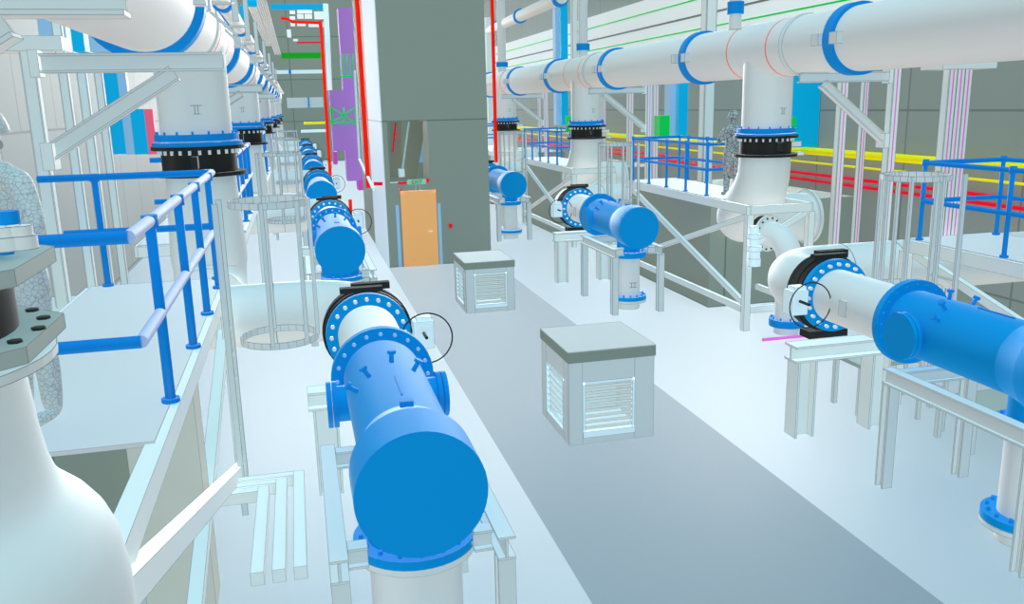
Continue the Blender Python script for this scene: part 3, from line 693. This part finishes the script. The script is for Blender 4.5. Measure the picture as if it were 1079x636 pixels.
# pale cable trays behind left header top
for (u0, u1), m, lab in (((38, 72), LBLUE, 'pale blue high duct at the upper left behind the column cap'), ((72, 90), CYAN, 'cyan high duct at the upper left'), ((90, 134), LBLUE, 'pale blue high duct right of the cyan duct at the upper left')):
    Y = 13.0; a = onY(u0, 16, Y); b = onY(u1, 54, Y); tag(MB().box((a.x, Y, b.z), (b.x, Y + 1., a.z + .8)).build('high_duct', m, base=(a.x, Y, b.z)), lab, 'duct')

o = thing('small_header_pipe', (-.7, 9, 5.74), 'slim white pipe with blue couplings running just above the left header', 'pipe')
MB().cyl((-.7, 9, 5.74), (-.7, 70, 5.74), .095, 20).build('pipe_run', WHITE, o)
for y in (10.95, 14.4, 18.8, 22.8, 27, 31, 35): MB().ann((-.7, y, 5.74), (0,1,0), .08, .125, .16, 20).build('coupling', BLUED, o)
for y in (10.2, 12.9, 16.2, 20.6, 25, 29.5, 34):
    h = thing('pipe_hanger', (-.72, y, 5.3), 'grey hanger holding the slim pipe, at the %s bay of the left header' % {10.2:'first',12.9:'second',16.2:'third',20.6:'fourth',25:'fifth',29.5:'sixth',34:'seventh'}[y], 'hanger')
    MB().box((-.86, y - .04, 5.62), (-.52, y + .04, 5.645)).build('shelf', STEELG, h); MB().box((-.56, y - .04, 5.45), (-.5, y + .04, 6.0)).build('upright', STEELG, h); MB().beam((-.84, y, 5.6), (-.53, y, 5.3), .03, .03).build('strut', STEELG, h)
tag(MB().sweep([onY(271, 3, 30), onY(260, 3, 30), onY(256.5, 8, 30), onY(258, 33, 30)], .13, 12).build('bent_duct', CYAN, base=onY(258, 33, 30)), 'cyan bent pipe high beside the cable bundle on the left', 'pipe')

# near left valve parts standing on the octagonal ring
o = thing('blue_valve_top', (-1.35, 2.9, 4.06), 'blue actuator fittings on top of the black valve at the left edge', 'actuator')
MB().ann((-1.35, 2.95, 4.105), (0,0,1), .38, .45, .035, 48).build('ring', BLUED, o)
MB().cyl((-1.35, 2.95, 4.09), (-1.35, 2.95, 4.12), .38, 40).build('cover', WHITE, o)
for u, v0, v1, r_ in ((3, 236, 268, .02), (12, 238, 264, .02), (7, 222, 240, .035)):
    a_ = onY(u, v0, 2.9); b_ = onY(u, v1, 2.9); MB().cyl((a_.x, 2.9, b_.z), (a_.x, 2.9, a_.z), r_, 12).build('fitting', BLUED, o)
for u, v0, v1, r_ in ((24, 265, 274, .045), (8, 272, 281, .06)):
    a_ = onY(u, v0, 2.85); MB().cyl((a_.x, 2.85, 4.11), (a_.x, 2.85, 4.15), r_, 20).cyl((a_.x, 2.85, 4.15), (a_.x, 2.85, 4.18), r_*.8, 20).build('boss', WHITE, o)

# high cable trays at centre left (ribbed bundles)
o = thing('cable_bundle', (0, 30, 8), 'grey ribbed cable bundle descending high over the left row', 'cables')
for j in range(5):
    MB().sweep([onY(268 + 2.6*j, -4, 30), onY(290 + 1.3*j, 57, 46)], .035, 8).build('cable', STEELG, o)
for j in range(5):
    MB().sweep([onY(257 + 2.6*j, -4, 30), onY(280 + 1.2*j, 48, 46)], .035, 8).build('cable', WHITE, o)

# ------------------------------------------------------------------ purple ducts left of the tower
Yd = 34.0
def duct(u0, v0, u1, v1, m, lab, Y=Yd, nm='air_duct', d=.9):
    a = onY(u0, v0, Y); b = onY(u1, v1, Y)
    return tag(MB().box((a.x, Y, b.z), (b.x, Y + d, a.z)).build(nm, m, base=(a.x, Y, b.z)), lab, 'duct')
duct(356, 8, 377, 95, PURP, 'purple vertical air duct high left of the tower')
duct(347, 95, 379, 158, PURP, 'wide purple air duct segment at mid height left of the tower', 33.6)
duct(364, 158, 384, 190, PURP, 'narrow purple air duct segment lowest left of the tower', 34.1)
duct(377, 190, 388, 200, PURD, 'magenta duct foot at the bottom of the purple duct', 34.0)
duct(351, 160, 356, 173, PURD, 'small magenta box left of the purple duct foot', 34.0)
def lines(pts, r, m, nm, lab, cat='pipe', n=8):
    return tag(MB().sweep(pts, r, n).build(nm, m, base=pts[0]), lab, cat)
lines([(2.2, 28.6, 1.95), (2.2, 28.6, 12)], .075, RED, 'riser_pipe', 'thick bright red pipe on the left corner of the tower', n=12)
Yq = 33.4
g = thing('duct_bracing', onY(362, 130, Yq), 'green cross-braced frame on the purple duct', 'frame')
def seg(a, b, r=.03): return MB().cyl(onY(*a, Yq), onY(*b, Yq), r, 6)
for a, b in (((350, 114), (374, 129)), ((350, 129), (374, 114)), ((362, 113), (362, 130)), ((348, 129.5), (376, 129.5))): seg(a, b).build('brace', GREEN, g)
for u in (348, 374): MB().box(onY(u, 113, Yq), onY(u + 3.2, 130, Yq + .1)).build('side_plate', GREEN, g)
g = thing('duct_coil', onY(370, 70, Yq), 'green looping coil frame high on the purple duct', 'coil')
for i in range(4):
    u = 361 + i*3.6; seg((u, 57), (u + 1.2, 80), .025).build('coil_bar', GREEN, g)
seg((359, 81), (376, 80)).build('coil_bar', GREEN, g); MB().box(onY(357.5, 56, Yq), onY(359.5, 81, Yq + .1)).build('side_plate', GREEN, g)
lines([onY(338, 22, 50), onY(348, 185, 50)], .09, RED, 'riser_pipe', 'thinner red vertical pipe at the left of the purple ducts')
lines([onY(296, 19, 50), onY(303, 20, 50), onY(308, 23, 50), onY(336, 24, 50), onY(338, 30, 50)], .08, RED, 'overhead_pipe', 'red pipe running across high at the far end')
lines([onY(343, 4, 46), onY(347.5, 95, 46)], .13, FRAME, 'riser_pipe', 'white vertical pipe left of the purple ducts')
lines([onY(374, 74, 33), onY(379, 168, 33), onY(394, 200, 26)], .05, FRAME, 'riser_pipe', 'thin white pipe in front of the purple duct')
lines([onY(369, 210, 30), onY(370, 236, 30)], .06, RED, 'short_pipe', 'short red pipe low at the tower foot')
lines([onY(394, 193.5, 24.4), onY(403, 193.5, 24.4)], .05, CRIM, 'alarm_strip', 'red bar on the tower face coloured white as lit, left of the door', 'alarm device')
# far end details
def fbox(u0, v0, u1, v1, m, nm, lab, Y=74., cat='panel', d=.5):
    a = onY(u0, v0, Y); b = onY(u1, v1, Y); return tag(MB().box((a.x, Y, b.z), (b.x, Y + d, a.z)).build(nm, m, base=(a.x, Y, b.z)), lab, cat)
fbox(285, 4, 341, 9.5, CYAN, 'high_duct', 'cyan horizontal duct across the top of the far end', 60, 'duct')
fbox(296, 55.5, 341, 61, DGREEN, 'green_beam', 'dark green horizontal beam across the far end', 60, 'beam')
fbox(285, 74, 341, 77, FRAME, 'far_pipe', 'white horizontal pipe across the far wall, upper one', 74, 'pipe')
fbox(302, 103, 341, 113, STEELG, 'far_pipe', 'pale thick horizontal pipe across the far wall, lower one', 74, 'pipe')
fbox(324, 102, 326.5, 113.5, BLUED, 'pipe_coupling', 'blue coupling on the thick far wall pipe', 73.8, 'coupling')
fbox(304, 73.5, 307, 77.5, BLUED, 'pipe_coupling', 'blue coupling on the upper far wall pipe', 73.8, 'coupling')
fbox(320, 128.5, 345, 130.5, YEL, 'far_beam', 'yellow bar at the far end above the blue barrels', 60, 'beam')
fbox(317, 137, 345, 139, FRAME, 'far_beam', 'white bar at the far end below the yellow bar', 60, 'beam')
for i, (u0, v0, u1, v1) in enumerate(((305, 11, 311, 14), (305, 17, 311, 20), (313, 10, 329, 13), (313, 14.5, 320, 19), (321, 14.5, 329, 19), (331, 12, 341, 19.5), (313, 23, 322, 27), (325, 23, 341, 28), (302, 31, 307, 39), (306, 24, 311, 27), (309, 41, 314, 43))):
    fbox(u0, v0, u1, v1, WALLW, 'wall_board', 'white panel high on the far wall, %s' % ('upper left', 'left second row', 'top middle', 'second row left of centre', 'second row right of centre', 'large right hand one', 'third row middle', 'third row right', 'tall lower left', 'third row left', 'lowest small one')[i], 73.6)
fbox(313, 44, 338, 45.2, CRIM, 'far_pipe', 'thin red horizontal line high on the far wall', 73.4, 'pipe')
fbox(271, 30, 283, 33.5, DGREEN, 'green_beam', 'small green beam end left of the cable bundle', 40, 'beam')

# ------------------------------------------------------------------ people
def person(name, base, joints, mat_, lab, scale=1., rot=0.):
    """joints: name -> (pos, radius, parent)"""
    names = list(joints); idx = {n: i for i, n in enumerate(names)}
    me = bpy.data.meshes.new(name); me.from_pydata([tuple(V(joints[n][0]) * scale) for n in names], [(idx[joints[n][2]], idx[n]) for n in names if joints[n][2]], [])
    o = bpy.data.objects.new(name, me); C.objects.link(o); o.location = base; o.rotation_euler = (0, 0, rot)
    sk = o.modifiers.new('skin', 'SKIN'); sk.use_smooth_shade = True
    if not me.skin_vertices: 
        bpy.context.view_layer.objects.active = o
    for i, n in enumerate(names):
        r = joints[n][1]; r = (r, r) if not isinstance(r, tuple) else r
        me.skin_vertices[0].data[i].radius = (r[0]*scale, r[1]*scale)
    me.skin_vertices[0].data[0].use_root = True
    o.modifiers.new('sub', 'SUBSURF').levels = 2; o.modifiers['sub'].render_levels = 2
    bpy.context.view_layer.update()
    dg = bpy.context.evaluated_depsgraph_get(); ev = bpy.data.meshes.new_from_object(o.evaluated_get(dg))
    o.modifiers.clear(); o.data = ev; ev.materials.clear(); ev.materials.append(mat_)
    for pl in ev.polygons: pl.use_smooth = True
    tag(o, lab, 'person'); return o
def hand(J, side, wrist, d, down):
    """five finger chains out of a palm; d = pointing direction, down = curl direction"""
    w = V(wrist); d = V(d).normalized(); dn = V(down).normalized(); a = d.cross(dn).normalized()
    J['palm' + side] = (w + d*.05, (.036, .022), 'wr' + side)
    for i, (o_, l) in enumerate(((-.03, .062), (-.01, .072), (.01, .068), (.03, .052))):
        b = w + d*.09 + a*o_
        J['f%d0%s' % (i, side)] = (b, .0115, 'palm' + side)
        J['f%d1%s' % (i, side)] = (b + d*l*.5 + dn*.008, .0095, 'f%d0%s' % (i, side))
        J['f%d2%s' % (i, side)] = (b + d*l*.85 + dn*.03, .008, 'f%d1%s' % (i, side))
    b = w + d*.035 - a*.04*(1 if side == 'R' else -1)
    J['t0' + side] = (b, .013, 'palm' + side); J['t1' + side] = (b + d*.03 - a*.012*(1 if side == 'R' else -1) + dn*.01, .011, 't0' + side); J['t2' + side] = (b + d*.055 + dn*.02, .009, 't1' + side)
def body(armL, armR, lean=0.):
    J = {}
    J['pelvis'] = ((0, 0, .95), (.185, .13), None)
    J['waist'] = ((0, lean*.3, 1.1), (.16, .12), 'pelvis'); J['chest'] = ((0, lean*.7, 1.3), (.2, .14), 'waist'); J['neckb'] = ((0, lean, 1.46), (.09, .075), 'chest')
    J['neck'] = ((0, lean*1.1, 1.52), .058, 'neckb'); J['head1'] = ((0, lean*1.15 + .015, 1.60), (.075, .088), 'neck'); J['head2'] = ((0, lean*1.15 + .01, 1.68), (.08, .095), 'head1'); J['head3'] = ((0, lean*1.15, 1.75), (.055, .065), 'head2')
    for sd, sg, arm in (('L', -1, armL), ('R', 1, armR)):
        J['hip' + sd] = ((sg*.1, 0, .88), (.115, .115), 'pelvis'); J['knee' + sd] = ((sg*.11, .02, .5), (.08, .08), 'hip' + sd); J['calf' + sd] = ((sg*.115, -.01, .34), (.072, .075), 'knee' + sd)
        J['ank' + sd] = ((sg*.12, 0, .09), (.06, .06), 'calf' + sd); J['heel' + sd] = ((sg*.12, 0, .045), (.042, .045), 'ank' + sd); J['toe' + sd] = ((sg*.14, .17, .035), (.042, .032), 'heel' + sd)
        J['sh' + sd] = ((sg*.19, lean*.95, 1.42), (.085, .08), 'neckb'); J['el' + sd] = (arm[0], (.058, .058), 'sh' + sd); J['wr' + sd] = (arm[1], (.03, .026), 'el' + sd)
        d = V(arm[1]) - V(arm[0]); hand(J, sd, arm[1], d, arm[2])
    return J
def dress(p, suit, scale, lean, facing_rot):
    """helmet, nose, ears and eyes as small children"""
    def part(name, mb, m):
        o = mb.build(name, m); o.data.transform(Matrix.Scale(scale, 4)); o.parent = p; return o
    y = lean*1.15
    part('helmet', MB().sweep([(0, y, 1.68), (0, y, 1.72), (0, y, 1.78), (0, y, 1.82), (0, y, 1.84)], [.12, .118, .095, .06, .01], 20).ann((0, y + .02, 1.69), (0,0,1), .1, .145, .012, 24), suit)
    part('nose', MB().sweep([(0, y + .1, 1.64), (0, y + .125, 1.6), (0, y + .1, 1.59)], [.008, .016, .01], 8), SKIN)
    for sg in (-1, 1):
        part('ear', MB().ann((sg*.085, y, 1.62), (1,0,0), .008, .028, .015, 12), SKIN)
        part('eye', MB().cyl((sg*.033, y + .085, 1.645), (sg*.033, y + .1, 1.645), .012, 10), BLACK)
    part('mouth', MB().box((-.025, y + .09, 1.553), (.025, y + .102, 1.56)), CRIM if False else BLACK)
W2 = person('person', (8.95, 16.75, 2.5), body(((-.30, .05, 1.16), (-.2, .25, 1.12), (0, 0, -1)), ((.30, .05, 1.16), (.2, .25, 1.12), (0, 0, -1))), SUITD, 'worker in grey overalls and helmet standing on the right platform behind the railing', .97, 0)
dress(W2, SUITD, .97, 0, 0)
W1 = person('person', (-1.83, 6.15, 2.5), body(((-.33, .1, 1.16), (-.18, .33, 1.05), (0, 0, -1)), ((.33, .1, 1.16), (.16, .33, 1.05), (0, 0, -1)), .06), SUITL, 'worker in pale overalls standing at the left edge with a bent arm', 1.13, PI * .8)
dress(W1, SUITL, 1.13, .06, 0)

# ------------------------------------------------------------------ light and world
w = bpy.data.worlds.new('world'); bpy.context.scene.world = w; w.use_nodes = True; nt = w.node_tree; bg = nt.nodes['Background']
tcn = nt.nodes.new('ShaderNodeTexCoord'); sp = nt.nodes.new('ShaderNodeSeparateXYZ'); rp = nt.nodes.new('ShaderNodeValToRGB'); mr = nt.nodes.new('ShaderNodeMapRange')
nt.links.new(tcn.outputs['Generated'], sp.inputs[0]); nt.links.new(sp.outputs['Z'], mr.inputs[0]); mr.inputs[1].default_value = -1; mr.inputs[2].default_value = 1
nt.links.new(mr.outputs[0], rp.inputs[0]); rp.color_ramp.elements[0].color = (1, .92, .88, 1); rp.color_ramp.elements[1].color = (.84, .97, 1, 1)
nt.links.new(rp.outputs[0], bg.inputs[0]); bg.inputs[1].default_value = .7
def sun(name, d, e, col, shadow=False, ang=10):
    l = bpy.data.lights.new(name, 'SUN'); l.energy = e; l.color = col; l.angle = math.radians(ang); l.use_shadow = shadow
    o = bpy.data.objects.new(name, l); C.objects.link(o); o.rotation_mode = 'QUATERNION'; o.rotation_quaternion = V(d).to_track_quat('-Z', 'Y'); return o
sun('top_fill', (0, 0, -1), 2.1, (.36, .82, 1))  # added shadowless fill from above, tints upward faces cyan
sun('front_fill', (.0, 1, -.02), 1.2, (.72, .95, 1))  # added shadowless fill from the camera side, no lamp of the hall
sun('cross_fill', (-1, 0, 0), .2, (1, .96, .86))  # added warm fill for faces turned right, no real source
sun('side_fill', (1, 0, 0), .8, (1, .96, .86))  # added warm fill for faces turned left, no real source
sun('under_fill', (0, 0, 1), 1.7, (1, .66, .42))  # added warm fill from below for undersides, not real bounce
sun('far_end_fill', (.02, -1, -.05), 1.9, (1, 1, 1), ang=14)  # added low fill that whitens the distant floor by its sheen
sun('far_middle_fill', (-.2, -.97, -.1), 1.3, (1, 1, .98), ang=14)  # added fill, spreads the floor sheen to the middle
sun('far_corner_fill', (-.47, -.86, -.13), 1.35, (1, .98, .95), ang=14)  # added fill, spreads the floor sheen to the right side
vs = bpy.context.scene.view_settings; vs.view_transform = 'Standard'; vs.look = 'None'; vs.gamma = 1; vs.exposure = -.04; vs.use_curve_mapping = False
bpy.context.scene.display_settings.display_device = 'sRGB'
bpy.context.scene.cycles.max_bounces = 4
